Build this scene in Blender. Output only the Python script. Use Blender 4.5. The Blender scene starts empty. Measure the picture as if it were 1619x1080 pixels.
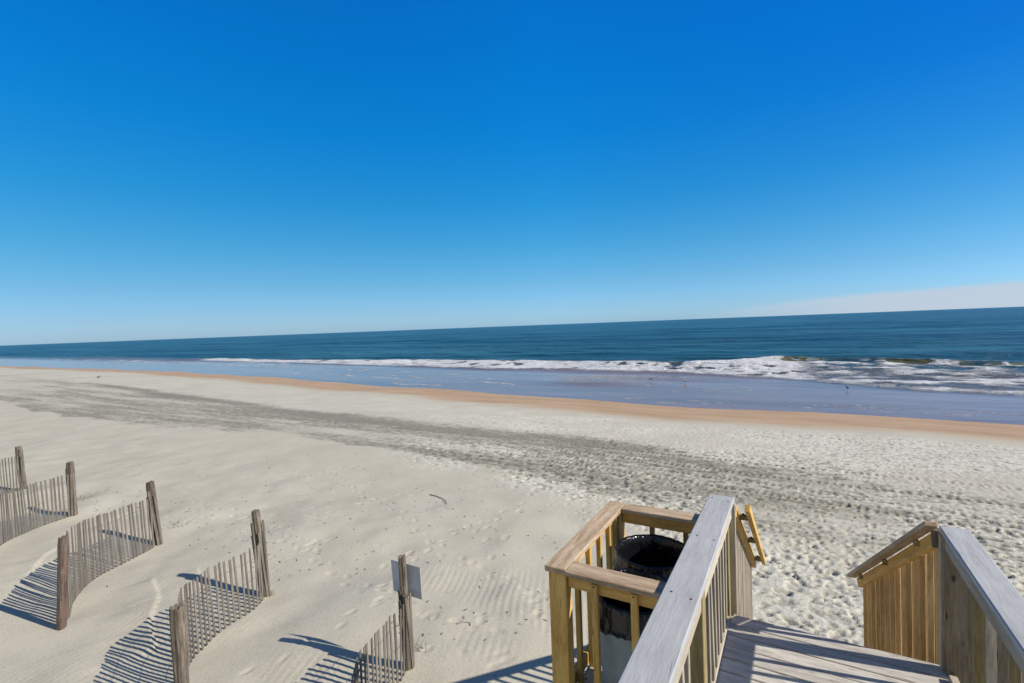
import bpy, bmesh, math, random
import numpy as np
from mathutils import Vector, Matrix
random.seed(7)
rng = np.random.default_rng(11)
S = bpy.context.scene
COL = S.collection
CAM_Z = 4.2            # camera height above the dry sand
SUN_AZ, SUN_EL = 80.0, 35.5

# ------------------------------------------------------------------ helpers
def tag(o, label=None, cat=None, group=None, kind=None):
    if label: o['label'] = label
    if cat: o['category'] = cat
    if group: o['group'] = group
    if kind: o['kind'] = kind
    return o

def thing(name, loc, label, cat, group=None):
    o = bpy.data.objects.new(name, None)
    COL.objects.link(o); o.location = loc; o.empty_display_size = .1
    bpy.context.view_layer.update()
    return tag(o, label, cat, group)

def link_mesh(name, me, mat, parent=None, mw=None):
    o = bpy.data.objects.new(name, me); COL.objects.link(o)
    if mat: me.materials.append(mat)
    if mw is None: mw = Matrix.Identity(4)
    if parent is not None:
        o.parent = parent
        if parent.parent is not None:
            base = parent.parent.matrix_basis @ parent.matrix_basis
        else:
            base = parent.matrix_basis
        o.matrix_basis = base.inverted() @ mw
    else:
        o.matrix_basis = mw
    return o

def frame(p0, p1, up=(0, 0, 1)):
    x = (Vector(p1) - Vector(p0)); L = x.length; x.normalize()
    z = Vector(up); z = (z - x * z.dot(x)).normalized()
    y = z.cross(x)
    M = Matrix((x, y, z)).transposed().to_4x4()
    M.translation = (Vector(p0) + Vector(p1)) / 2
    return M, L

def board_bm(bm, L, w, t, M=None, bev=.004, seg=1, warp=0.0):
    g = bmesh.ops.create_cube(bm, size=1.0)
    vs = g['verts']
    bmesh.ops.scale(bm, vec=(L, w, t), verts=vs)
    es = list({e for v in vs for e in v.link_edges})
    if bev:
        r = bmesh.ops.bevel(bm, geom=es, offset=bev, segments=seg, affect='EDGES', profile=.6)
        vs = list({v for f in r['faces'] for v in f.verts} | {v for v in vs if v.is_valid})
    if M is not None:
        bmesh.ops.transform(bm, matrix=M, verts=vs)
    return vs

def board(name, parent, p0, p1, w, t, mat, up=(0, 0, 1), bev=.004, roll=0.0):
    """one sawn board, local X along the grain"""
    M, L = frame(p0, p1, up)
    if roll: M = M @ Matrix.Rotation(roll, 4, 'X')
    bm = bmesh.new(); board_bm(bm, L, w, t, None, bev)
    me = bpy.data.meshes.new(name); bm.to_mesh(me); bm.free()
    return link_mesh(name, me, mat, parent, M)

def mesh_from_bm(name, bm, mat, parent=None, mw=None, smooth=False):
    me = bpy.data.meshes.new(name); bm.to_mesh(me); bm.free()
    if smooth:
        me.polygons.foreach_set('use_smooth', [True] * len(me.polygons))
    return link_mesh(name, me, mat, parent, mw)

def vnoise(x, y, seed=0):
    """smooth value noise on numpy arrays, 0..1"""
    xi = np.floor(x).astype(np.int64); yi = np.floor(y).astype(np.int64)
    fx = x - xi; fy = y - yi
    fx = fx * fx * (3 - 2 * fx); fy = fy * fy * (3 - 2 * fy)
    def h(a, b):
        n = (a * 374761393 + b * 668265263 + seed * 974634777) & 0xffffffff
        n = ((n ^ (n >> 13)) * 1274126177) & 0xffffffff
        n = (n ^ (n >> 16)) & 0xffffff
        return n / float(0xffffff)
    return ((h(xi, yi) * (1 - fx) + h(xi + 1, yi) * fx) * (1 - fy) +
            (h(xi, yi + 1) * (1 - fx) + h(xi + 1, yi + 1) * fx) * fy)

def fbm(x, y, seed=0, oct=4, gain=.5):
    s = 0; a = 1; t = 0
    for i in range(oct):
        s = s + a * vnoise(x * 2 ** i + 17.3 * i, y * 2 ** i - 9.1 * i, seed + i); t += a; a *= gain
    return s / t

def sstep(a, b, v):
    t = np.clip((v - a) / (b - a), 0, 1); return t * t * (3 - 2 * t)

def grid_mesh(name, xs, ys, Z, attrs, mat):
    nx, ny = len(xs), len(ys)
    X, Y = np.meshgrid(xs, ys)
    co = np.stack([X.ravel(), Y.ravel(), Z.ravel()], 1).astype(np.float32)
    me = bpy.data.meshes.new(name)
    me.vertices.add(nx * ny); me.vertices.foreach_set('co', co.ravel())
    i = (np.arange(ny - 1)[:, None] * nx + np.arange(nx - 1)[None, :]).ravel()
    q = np.stack([i, i + 1, i + nx + 1, i + nx], 1).astype(np.int32)
    n = len(q)
    me.loops.add(n * 4); me.loops.foreach_set('vertex_index', q.ravel())
    me.polygons.add(n); me.polygons.foreach_set('loop_start', np.arange(n, dtype=np.int32) * 4)
    me.polygons.foreach_set('loop_total', np.full(n, 4, np.int32))
    me.polygons.foreach_set('use_smooth', np.ones(n, bool))
    me.update(calc_edges=True)
    for k, v in attrs.items():
        a = me.attributes.new(k, 'FLOAT', 'POINT'); a.data.foreach_set('value', v.ravel().astype(np.float32))
    return link_mesh(name, me, mat)

# ------------------------------------------------------------------ node helpers
class NT:
    def __init__(s, name):
        s.m = bpy.data.materials.new(name); s.m.use_nodes = True
        s.t = s.m.node_tree; s.n = s.t.nodes; s.l = s.t.links
        s.b = s.n['Principled BSDF']
    def new(s, k, **kw):
        n = s.n.new(k)
        for a, v in kw.items():
            if a.startswith('_'): setattr(n, a[1:], v)
        for a, v in kw.items():
            if not a.startswith('_'): n.inputs[a.replace('__', ' ')].default_value = v
        return n
    def link(s, a, b): s.l.new(a, b)
    def val(s, sock, v):
        if hasattr(v, 'links') or hasattr(v, 'is_output'): s.l.new(v, sock)
        else: sock.default_value = v
    def math(s, op, a, b=0.0, c=None, clamp=False):
        n = s.n.new('ShaderNodeMath'); n.operation = op; n.use_clamp = clamp
        s.val(n.inputs[0], a); s.val(n.inputs[1], b)
        if c is not None: s.val(n.inputs[2], c)
        return n.outputs[0]
    def mix(s, f, a, b, mode='MIX'):
        n = s.n.new('ShaderNodeMix'); n.data_type = 'RGBA'; n.blend_type = mode
        s.val(n.inputs[0], f); s.val(n.inputs[6], a); s.val(n.inputs[7], b)
        return n.outputs[2]
    def ramp(s, f, stops, interp='LINEAR'):
        n = s.n.new('ShaderNodeValToRGB'); n.color_ramp.interpolation = interp
        e = n.color_ramp.elements
        while len(e) < len(stops): e.new(.5)
        for i, (p, c) in enumerate(stops):
            e[i].position = p; e[i].color = (c[0], c[1], c[2], 1) if not isinstance(c, (int, float)) else (c, c, c, 1)
        s.val(n.inputs[0], f); return n.outputs[0]
    def noise(s, vec, scale, detail=4, rough=.55, dist=0.0):
        n = s.n.new('ShaderNodeTexNoise'); n.inputs['Scale'].default_value = scale
        n.inputs['Detail'].default_value = detail; n.inputs['Roughness'].default_value = rough
        n.inputs['Distortion'].default_value = dist
        if vec is not None: s.l.new(vec, n.inputs['Vector'])
        return n.outputs['Fac']
    def voro(s, vec, scale, feat='F1', rand=1.0):
        n = s.n.new('ShaderNodeTexVoronoi'); n.feature = feat; n.inputs['Scale'].default_value = scale
        n.inputs['Randomness'].default_value = rand
        s.l.new(vec, n.inputs['Vector']); return n.outputs['Distance']
    def map(s, vec, scale=(1, 1, 1), loc=(0, 0, 0), rot=(0, 0, 0)):
        n = s.n.new('ShaderNodeMapping'); s.l.new(vec, n.inputs[0])
        n.inputs['Scale'].default_value = scale; n.inputs['Location'].default_value = loc
        n.inputs['Rotation'].default_value = rot
        return n.outputs[0]
    def attr(s, name):
        n = s.n.new('ShaderNodeAttribute'); n.attribute_name = name; return n.outputs['Fac']
    def bump(s, h, strength=.5, dist=.01, nrm=None):
        n = s.n.new('ShaderNodeBump'); n.inputs['Strength'].default_value = strength
        n.inputs['Distance'].default_value = dist; s.val(n.inputs['Height'], h)
        if nrm is not None: s.l.new(nrm, n.inputs['Normal'])
        return n.outputs[0]
    def set(s, **kw):
        for k, v in kw.items(): s.val(s.b.inputs[k.replace('_', ' ')], v)

def wood(name, c_dark, c_mid, c_light, axis='X', rough=.8, bump=.5, knots=.5, var=.35, stain=None, checks=.5):
    m = NT(name)
    tc = m.n.new('ShaderNodeTexCoord'); oi = m.n.new('ShaderNodeObjectInfo')
    r = m.math('ADD', m.math('MULTIPLY', oi.outputs['Random'], 37.0), m.math('MULTIPLY', m.attr('rnd'), 53.0))
    cx = m.n.new('ShaderNodeCombineXYZ')
    for i in range(3): m.link(r, cx.inputs[i])
    va = m.n.new('ShaderNodeVectorMath'); va.operation = 'ADD'
    m.link(tc.outputs['Object'], va.inputs[0]); m.link(cx.outputs[0], va.inputs[1])
    v = va.outputs[0]
    sc = {'X': (3.2, 26, 26), 'Z': (22, 22, 1.3), 'Y': (22, 1.3, 22)}[axis]
    v1 = m.map(v, sc)
    big = m.noise(v1, 1.0, 7, .6, .6)
    sf = tuple(a * 4.5 for a in sc)
    fine = m.noise(m.map(v, sf), 1.0, 4, .6)
    patch = m.noise(v, 2.3, 4, .6)
    f = m.math('ADD', m.math('MULTIPLY', big, .62), m.math('MULTIPLY', fine, .38))
    col = m.ramp(f, [(.30, c_dark), (.5, c_mid), (.68, c_light)])
    # per board tone
    tone = m.math('ADD', 1 - var / 2, m.math('MULTIPLY', m.math('FRACT', m.math('MULTIPLY', r, 1.37)), var))
    tone = m.math('MULTIPLY', tone, m.math('ADD', .82, m.math('MULTIPLY', patch, .36)))
    cc = m.n.new('ShaderNodeCombineXYZ')
    for i in range(3): m.link(tone, cc.inputs[i])
    col = m.mix(1.0, col, cc.outputs[0], 'MULTIPLY')
    if stain:
        sm = m.ramp(m.noise(v, 1.7, 5, .65), [(.48, 0), (.62, 1)])
        col = m.mix(m.math('MULTIPLY', sm, .75), col, (*stain, 1))
    # knots
    ks = tuple(a * b for a, b in zip({'X': (1, 2.2, 2.2), 'Z': (2.2, 2.2, 1), 'Y': (2.2, 1, 2.2)}[axis], (3.2,) * 3))
    kn = m.voro(m.map(v, ks), 1.0)
    km = m.ramp(kn, [(.05, 1), (.12, 0)])
    col = m.mix(m.math('MULTIPLY', km, knots), col, (*[a * .45 for a in c_dark], 1))
    # drying checks: thin dark cracks along the grain
    cs = tuple(a * b for a, b in zip(sc, (1.2, 2.6, 2.6) if axis == 'X' else ((2.6, 2.6, 1.2) if axis == 'Z' else (2.6, 1.2, 2.6))))
    ck = m.noise(m.map(v, cs, (3, 5, 7)), 1.0, 3, .5)
    cm = m.ramp(ck, [(.28, 1), (.33, 0)])
    col = m.mix(m.math('MULTIPLY', cm, checks), col, (*[a * .3 for a in c_dark], 1))
    m.set(Base_Color=col, Roughness=rough)
    m.b.inputs['Specular IOR Level'].default_value = .25
    h = m.math('SUBTRACT', f, m.math('MULTIPLY', cm, .6))
    m.set(Normal=m.bump(h, bump, .006))
    return m.m

W_CAP = wood('weathered_grey_wood', (.34, .345, .35), (.42, .425, .43), (.49, .495, .50), 'X', .85, .5, .35, .1, checks=.15)
W_RAIL = wood('bleached_pale_wood', (.34, .29, .22), (.50, .43, .34), (.62, .55, .45), 'X', .8, .5, .4, .25)
W_TAN = wood('treated_tan_wood', (.36, .20, .045), (.60, .38, .115), (.74, .51, .20), 'X', .7, .45, .7, .3, checks=.4)
W_TAN2 = wood('stair_tan_wood', (.34, .20, .07), (.60, .40, .175), (.76, .55, .29), 'X', .75, .5, .6, .5, checks=.4)
W_TAN2_SHADE = wood('stair_tan_wood_shade', (.20, .12, .05), (.38, .26, .125), (.56, .41, .22), 'X', .75, .5, .6, .6, checks=.4)  # darker copy of the stair tan, painted-in shade between sun-lit baluster edges
W_BOXCAP = wood('weathered_brown_cap', (.20, .13, .075), (.42, .31, .205), (.58, .46, .33), 'X', .8, .6, .4, .2)
W_GREY = wood('grey_baluster_wood', (.24, .20, .15), (.40, .35, .28), (.52, .47, .39), 'X', .8, .5, .5, .45)
W_OLIVE = wood('olive_post_wood', (.15, .115, .05), (.25, .20, .095), (.35, .29, .15), 'X', .8, .5, .8, .3)
W_DARK = wood('dark_corner_wood', (.11, .08, .05), (.21, .165, .115), (.31, .255, .185), 'X', .8, .8, .9, .2)
W_DECK = wood('deck_board_wood', (.24, .22, .19), (.56, .53, .48), (.70, .67, .61), 'X', .85, 1.0, .6, .35, checks=.9)
W_POST = wood('weathered_post_wood', (.045, .036, .028), (.14, .115, .09), (.28, .25, .21), 'X', .9, 1.0, .5, .4, checks=.9)
W_POSTR = wood('reddish_post_wood', (.06, .038, .03), (.17, .125, .10), (.30, .25, .21), 'X', .9, 1.0, .5, .4, stain=(.17, .095, .07), checks=.9)
W_SLAT = wood('grey_slat_wood', (.08, .066, .052), (.165, .143, .118), (.26, .235, .20), 'Z', .85, .5, .2, .5, checks=.3)

def simple(name, col, rough=.5, metal=0.0, nscale=0, namp=.2, bump=0):
    m = NT(name); tc = m.n.new('ShaderNodeTexCoord')
    if nscale:
        n = m.noise(tc.outputs['Object'], nscale, 6, .6)
        c = m.mix(m.ramp(n, [(.35, 0), (.65, 1)]), tuple(a * (1 - namp) for a in col) + (1,), tuple(min(1, a * (1 + namp)) for a in col) + (1,))
        m.set(Base_Color=c)
        if bump: m.set(Normal=m.bump(n, bump, .01))
    else: m.b.inputs['Base Color'].default_value = (*col, 1)
    m.b.inputs['Roughness'].default_value = rough; m.b.inputs['Metallic'].default_value = metal
    return m.m
M_WIRE = simple('galvanised_wire', (.22, .20, .18), .5, .8)
M_NAIL = simple('rusty_bolt', (.05, .03, .02), .7, .4)
M_SIGN = simple('aluminium_sign_back', (.60, .62, .67), .5, .0, 9, .12)
M_CAN = simple('grey_plastic_can', (.25, .31, .34), .55, 0, 12, .1)
M_BLACK = simple('dark_inside', (.01, .01, .012), .8)

def liner_mat():
    m = NT('black_bin_liner'); tc = m.n.new('ShaderNodeTexCoord')
    v = m.map(tc.outputs['Object'], (1, 1, .35))
    n = m.noise(v, 13, 3, .45, 2.2); n2 = m.noise(v, 34, 2, .5, 1.2)
    h = m.math('ADD', n, m.math('MULTIPLY', n2, .45))
    m.set(Base_Color=(.006, .0065, .009, 1), Roughness=.2, Normal=m.bump(h, .7, .014))
    m.b.inputs['Specular IOR Level'].default_value = .55
    return m.m
M_LINER = liner_mat()

# ------------------------------------------------------------------ terrain
YWX = [-3000, -600, -162, -101, -61, -40, -25, -15, -6, 2.3, 8.2, 60, 3000]
YWY = [150, 60, 38.6, 38.3, 35.8, 33.4, 31.0, 29.6, 28.9, 28.3, 28.2, 27, 0]
SEA_Z = -.8
def y_water(x):
    return np.interp(x, YWX, YWY) + .35 * np.sin(x * .21) + .25 * np.sin(x * .47 + 1) + .3 * np.sin(x * .083 + 2)

def z_base(x, y):
    s = y_water(x) - y
    z = np.interp(s, [-200, -60, -20, 0, 5, 12, 16, 400], [-6, -4.2, -1.75, SEA_Z, -.42, -.05, 0, 0])
    # shallow swales and drifts among the sand fences
    near = (1 - sstep(7, 12, y)) * (1 - sstep(-4, -1.5, x))
    z = z + near * (.21 * (fbm(x * .55, y * .55, 5, 3) - .5) + .05 * (fbm(x * 1.3 + 3, y * 1.3, 9, 2) - .5))
    z = z + .10 * (fbm(x * .16, y * .16, 21, 2) - .5) * sstep(2, 10, s)
    return z

def ground_z(x, y):
    return float(z_base(np.array([float(x)]), np.array([float(y)]))[0])

def spaced(lo, hi, d, far_lo, far_hi, g=1.035, gmax=400):
    a = list(np.arange(lo, hi + 1e-6, d))
    s = d; v = a[-1]
    while v < far_hi: s = min(s * g, gmax); v += s; a.append(v)
    s = d; v = a[0]; b = []
    while v > far_lo: s = min(s * g, gmax); v -= s; b.append(v)
    return np.array(b[::-1] + a)

XS = spaced(-11.5, 6.0, .03, -3200, 3200, 1.016)
y1 = list(np.arange(1.6, 11.0, .03)); v = y1[-1]; s = .03
while v < 44: s = min(s * 1.006, .16); v += s; y1.append(v)
y2 = [];
while v < 260: s *= 1.12; v += s; y2.append(v)
yb = []; v = 1.6; s = .05
while v > -400: s *= 1.25; v -= s; yb.append(v)
YS = np.array(yb[::-1] + y1 + y2)
X, Y = np.meshgrid(XS, YS)
Z = z_base(X, Y)
SD = y_water(X) - Y

# zones
DUX = [-200, -97, -62, -39, -22, -14, -5, .6, 4.6, 30]; DUY = [26, 24.0, 21.6, 19.4, 17.6, 17.2, 16.9, 16.6, 16.3, 16]
DLX = [-200, -60, -41, -29, -23, -18.6, -12.6, -8, -3.6, -.2, 3.2, 30]; DLY = [14, 12, 10.6, 11, 11.9, 12.2, 12.0, 11.6, 11.2, 10.3, 10.2, 10]
wob = (fbm(X * .5, Y * 1.1, 31, 4) - .5)
up = np.interp(X, DUX, DUY) + wob * 2.2; lo = np.interp(X, DLX, DLY) + wob * 1.6
inb = sstep(-.8, 1.8, up - Y) * sstep(-.1, .5, Y - lo)
streak = fbm(X * .12 + Y * .03, Y * 1.1, 41, 5, .65)
dark = inb * (.40 + 1.5 * np.clip(streak - .46, -.22, .3))
cl_ = np.interp(X, DUX, DUY) - 1.3 + (fbm(X * .12, Y * 0 + 2, 44, 3) - .5) * 1.6
cw_ = .40 + .5 * fbm(X * .2, Y * 0 + 5, 45, 2)
core = np.exp(-((Y - cl_) / cw_) ** 2) * (.5 + .7 * fbm(X * .5, Y * 3, 47, 4, .65)) * sstep(-85, -60, X) * (1 - sstep(-6, 1, X))
cl2 = np.interp(X, DLX, DLY) + 1.5 + (fbm(X * .15, Y * 0 + 7, 48, 3) - .5) * 1.2
core += .8 * np.exp(-((Y - cl2) / .8) ** 2) * sstep(.45, .62, fbm(X * .13, Y * .4, 49, 3)) * fbm(X * .8, Y * 3, 52, 3) * inb * (1 - sstep(-22, -16, X))
dark = np.clip(dark + core * .75, 0, 1) * (.5 + .5 * sstep(-75, -45, X)) * (1 - .30 * sstep(-6, 4, X))
wet = 1 - sstep(4.4, 6.9, SD + (fbm(X * .25, Y * .3, 51, 3) - .5) * 1.2)
# how trodden the sand is
CBX = [-30, -17, -8.5, -5.5, -2.7, -1.5, 0]; CBY = [15, 13.2, 10.8, 10.0, 8.2, 6.0, 3]
ch = sstep(-.6, 1.9, Y - np.interp(X, CBX, CBY) + (fbm(X * .5, Y * .5, 61, 3) - .5) * 2.4)
ch *= (.35 + .65 * sstep(-22, -6, X)) * (.35 + .65 * sstep(.36, .58, fbm(X * .28, Y * .45, 63, 4)))
ch *= sstep(6.3, 8.2, SD)
ch = np.clip(ch, 0, 1)
# trodden relief everywhere in the churned zone
rough = (fbm(X * 3.2, Y * 3.2, 71, 4, .6) - .5)
n1_ = fbm(X * 6.5 + Y * 2.5, Y * 11 - X * 1.5, 73, 3, .6)
chz = 1 - .45 * sstep(11, 20, Y)
Z += ch * chz * (.012 * rough + .020 * (n1_ - .5) - .030 * sstep(.54, .70, fbm(X * 5.2 + Y * 1.6, Y * 8.5, 77, 2))) + .008 * (fbm(X * 2.1, Y * 2.1, 75, 3) - .5)

def stamp(cx, cy, a, b, ang, depth, rim=.35):
    R = max(a, b) * 2.0
    i0, i1 = np.searchsorted(XS, [cx - R, cx + R]); j0, j1 = np.searchsorted(YS, [cy - R, cy + R])
    if i1 - i0 < 2 or j1 - j0 < 2: return
    xx = X[j0:j1, i0:i1] - cx; yy = Y[j0:j1, i0:i1] - cy
    c, s_ = math.cos(ang), math.sin(ang)
    u = (xx * c + yy * s_) / a; w = (-xx * s_ + yy * c) / b
    r2 = u * u + w * w
    Z[j0:j1, i0:i1] += -depth * np.exp(-r2 ** 1.6 * 1.2) + depth * rim * np.exp(-(np.sqrt(r2) - 1.35) ** 2 * 9)

# footprints: dense where people come off the stairs, sparse by the fences
def chv(x, y):
    v = (y - float(np.interp(x, CBX, CBY)) + .3) / 3.0; v = min(max(v, 0), 1); return v * v * (3 - 2 * v)
n = 0
for _ in range(52000):
    y = 2 + 20 * random.random() ** 1.1; x = random.uniform(-3.2 - y * 1.5, 2 + y * .42)
    sdv = float(np.interp(x, YWX, YWY)) - y
    if sdv < 6.8: continue
    p = chv(x, y); p = p * (.45 if x < -9 else 1)
    if random.random() > p * .8 + .0: continue
    if x < -7 and random.random() > .4: continue
    an = random.gauss(0, 1.0) + random.choice((0, 1.57, .6))
    k = random.uniform(.28, .58) if random.random() < .88 else random.uniform(.6, 1.0)
    if random.random() > .35 + 1.0 * float(vnoise(np.array([x * .45]), np.array([y * .6]), 64)[0]): continue
    stamp(x, y, .13 * k, .065 * k, an, random.uniform(.010, .030) * (.45 + .55 * p) * (1 if y < 13 else .6))
    n += 1
# trails of single walkers in the smoother sand
def trail(pts, step=.34, dep=.014):
    pts = [Vector(p) for p in pts]; side = 1
    for a, b in zip(pts, pts[1:]):
        d = b - a; L = d.length; d.normalize(); nn = Vector((-d.y, d.x)); t = 0
        while t < L:
            q = a + d * t + nn * side * .09; side = -side
            stamp(q.x + random.gauss(0, .03), q.y + random.gauss(0, .03), .10, .05, math.atan2(d.y, d.x) + random.gauss(0, .2), dep * random.uniform(.6, 1.2), .22)
            t += step * random.uniform(.85, 1.15)
trail([(-5.9, 3.4), (-5.6, 5.2), (-6.2, 7.2), (-5.4, 10)])
trail([(-3.6, 5.6), (-4.8, 5.3), (-6.2, 5.4), (-9.5, 6.3), (-14, 6.6), (-22, 7.6)])
trail([(-3.2, 6.6), (-5.4, 6.9), (-8.5, 8.4), (-13, 9.6)])
trail([(-12.0, 5.9), (-10, 7.4), (-8.4, 9.5)])
trail([(-17, 5.8), (-14, 7.6), (-12, 10.4)])
for _ in range(70):   # clusters around
    cx, cy = random.choice(((-4.0, 5.2), (-4.9, 7.6), (-9.2, 6.2), (-12.6, 6.0), (-6.6, 8.2), (-8.0, 6.0), (-6.0, 6.1), (-3.3, 6.2)))
    stamp(cx + random.gauss(0, .5), cy + random.gauss(0, .45), .1, .06, random.uniform(0, 3), random.uniform(.006, .016), .3)
# tyre tracks running along the beach
def track(pts, dep=.028):
    xs = [p[0] for p in pts]; ys = [p[1] for p in pts]
    yc = np.interp(X, xs, ys); m = (X > xs[0]) & (X < xs[-1])
    d = np.abs(Y - yc); prof = np.exp(-(d / .12) ** 4)
    tread = .6 + .4 * np.sign(np.sin(X * 38)) * (d < .11)
    Z[:] -= np.where(m, dep * prof * tread - dep * .5 * np.exp(-((d - .2) / .07) ** 2), 0)
track([(-7, 14.7), (-2.5, 14.4), (1, 14.3), (5, 14.1), (12, 13.8)])
track([(-7, 13.3), (-1.6, 12.9), (1, 12.7), (3.5, 12.3), (12, 11.9)])
track([(-14, 13.5), (-5, 13.6), (-1, 13.7), (4, 13.0), (12, 12.6)], .02)
track([(-30, 14.9), (-12, 15.3), (-2, 15.6), (8, 15.4), (16, 15.2)], .02)
# wind ripples
rp = sstep(.42, .6, fbm(X * .8, Y * .8, 91, 2)) * (1 - sstep(6.5, 7.6, Y)) * sstep(-6.3, -5.0, X) * (1 - sstep(-2.4, -1.8, X))
rp += .3 * sstep(.5, .65, fbm(X * .5, Y * .5, 93, 2)) * (1 - sstep(5.0, 6.5, Y)) * (X < -6)
ph = X * 52 + Y * 22 + 9 * fbm(X * .9, Y * .9, 95, 2)
Z += rp * .0045 * np.sin(ph)
# little wind scarps between the fences
def scarp(pts, h=.035):
    pts = np.array(pts)
    for (ax, ay), (bx, by) in zip(pts, pts[1:]):
        L = math.hypot(bx - ax, by - ay); tx, ty = (bx - ax) / L, (by - ay) / L
        t = (X - ax) * tx + (Y - ay) * ty; d = (X - ax) * (-ty) + (Y - ay) * tx
        w = sstep(-.1, .1, t) * (1 - sstep(L - .1, L + .1, t))
        Z[:] += w * h * np.where(d > 0, np.exp(-(d / .35)), -np.exp(d / .06) * .2)
scarp([(-7.6, 3.05), (-8.35, 3.3), (-9.1, 3.75), (-9.9, 4.0)])
scarp([(-8.9, 4.3), (-9.5, 4.55)], .02)
scarp([(-12.2, 3.0), (-12.9, 3.4), (-13.3, 3.9)], .03)

def sand_mat():
    m = NT('beach_sand'); g = m.n.new('ShaderNodeNewGeometry'); p = g.outputs['Position']
    dark, wet, chn = m.attr('dark'), m.attr('wet'), m.attr('churn')
    n1 = m.noise(p, .7, 5, .6); n2 = m.noise(p, 26, 4, .7); n3 = m.noise(p, 140, 3, .7)
    dry = m.ramp(n1, [(.3, (.462, .428, .345)), (.7, (.535, .50, .41))])
    dry = m.mix(m.math('MULTIPLY', chn, .75), dry, m.ramp(n1, [(.3, (.60, .585, .50)), (.7, (.70, .68, .59))]))
    mot = m.ramp(n2, [(.34, (.50, .49, .45)), (.52, (1, 1, 1))])
    dry = m.mix(m.math('ADD', .25, m.math('MULTIPLY', chn, .55)), dry, m.mix(1.0, dry, mot, 'MULTIPLY'))
    # dark heavy-mineral grains gathered in streaks
    pz = m.map(p, (1, 2.2, 1))
    d1 = m.noise(pz, 3.0, 6, .75); d2 = m.noise(m.map(p, (.7, 1.1, 1)), 13, 5, .85)
    dm = m.math('MULTIPLY', dark, 1.0)
    dmask = m.math('MULTIPLY', m.math('ADD', m.math('MULTIPLY', d1, .8), m.math('MULTIPLY', d2, 1.5)), 1.0)
    d3 = m.noise(m.map(p, (1, 1.8, 1)), 2.2, 3, .8)
    dmask = m.math('ADD', dmask, m.math('MULTIPLY', m.math('SUBTRACT', d3, .5), 1.6))
    dmask = m.math('ADD', dmask, m.math('MULTIPLY', dm, .80))
    dmask = m.ramp(m.math('SUBTRACT', dmask, 1.15), [(.06, 0), (.66, 1)])
    dmask = m.math('MULTIPLY', dmask, m.math('MINIMUM', m.math('MULTIPLY', dm, 2.2), 1.0))
    col = m.mix(m.math('MULTIPLY', dmask, .85), dry, (.19, .182, .142, 1))
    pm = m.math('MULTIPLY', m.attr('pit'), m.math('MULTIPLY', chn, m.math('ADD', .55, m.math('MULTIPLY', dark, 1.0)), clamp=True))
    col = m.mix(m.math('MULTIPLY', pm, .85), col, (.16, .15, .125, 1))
    wetc = m.ramp(m.noise(m.map(p, (.25, 1.6, 1)), .9, 6, .65), [(.3, (.38, .235, .12)), (.5, (.47, .305, .165)), (.7, (.53, .37, .225))])
    col = m.mix(wet, col, wetc)
    m.set(Base_Color=col)
    m.b.inputs['Specular IOR Level'].default_value = .2
    m.set(Roughness=m.math('SUBTRACT', .95, m.math('MULTIPLY', wet, .4)))
    h = m.math('ADD', m.math('MULTIPLY', n2, .7), m.math('MULTIPLY', n3, .35))
    pits = m.ramp(m.voro(m.map(p, (1, 1.3, .3)), 6.5), [(.0, 0), (.45, 1)])
    h = m.math('ADD', h, m.math('MULTIPLY', m.math('MULTIPLY', pits, chn), .5))
    m.set(Normal=m.bump(h, .55, .02))
    return m.m
def boxblur(A, r):
    for ax in (0, 1):
        pad = [(0, 0), (0, 0)]; pad[ax] = (r + 1, r)
        c = np.cumsum(np.pad(A, pad, mode='edge'), axis=ax)
        A = (np.take(c, range(2 * r + 1, c.shape[ax]), axis=ax) - np.take(c, range(0, c.shape[ax] - 2 * r - 1), axis=ax)) / (2 * r + 1)
    return A
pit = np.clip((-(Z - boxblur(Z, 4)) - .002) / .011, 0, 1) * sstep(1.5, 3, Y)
ch_attr = ch
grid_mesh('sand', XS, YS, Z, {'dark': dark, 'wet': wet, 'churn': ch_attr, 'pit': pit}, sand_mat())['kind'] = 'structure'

# ------------------------------------------------------------------ sea
SX = spaced(-26, 22, .16, -30000, 30000, 1.03, 4000)
a = list(np.arange(24, 66, .22)); v = a[-1]; s = .22
while v < 40000: s = min(s * 1.028, 3000); v += s; a.append(v)
SY = np.array(a)
x, y = np.meshgrid(SX, SY)
yw = y_water(x); off = y - yw
deep = sstep(14, 26, off); deep0 = deep
fade = np.exp(-y / 900.)
zz = SEA_Z + 0 * x
def swell(wl, ang, amp, seed):
    c, s_ = math.cos(ang), math.sin(ang)
    ph = (y * c + x * s_) / wl * 6.2832 + 5 * fbm(x * .012, y * .02, seed, 2)
    w = .5 + .5 * np.sin(ph); env = fbm(x * .012, y * .03, seed + 3, 3)
    return amp * (w ** 2.2) * sstep(.3, .65, env)
zz += deep * fade * (swell(19, .05, .55, 3) + swell(9.5, -.12, .22, 13) + swell(5.1, .22, .09, 23))
zz += deep * fade * .10 * (fbm(x * .35, y * .8, 29, 3) - .5)
FLX = [-400, -150, -108, -57, -31, -21, -9, -2.7, 3.2, 7.1, 10.7, 40]; FLY = [66, 57.5, 56, 50.5, 47.5, 48.0, 46, 43.4, 39.8, 37.8, 37.0, 35]
FUX = [-400, -180, -121, -69, -40, -24, -10, -2, 7, 15, 40]; FUY = [80, 70, 63, 58.5, 57.5, 54.2, 53.5, 56.3, 57.7, 56, 55]
fl = np.interp(x, FLX, FLY) + 1.6 * (fbm(x * .28, y * .1, 33, 3) - .5) ; fu = np.interp(x, FUX, FUY) + 2.0 * (fbm(x * .25, y * .1, 35, 3) - .5)
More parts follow.
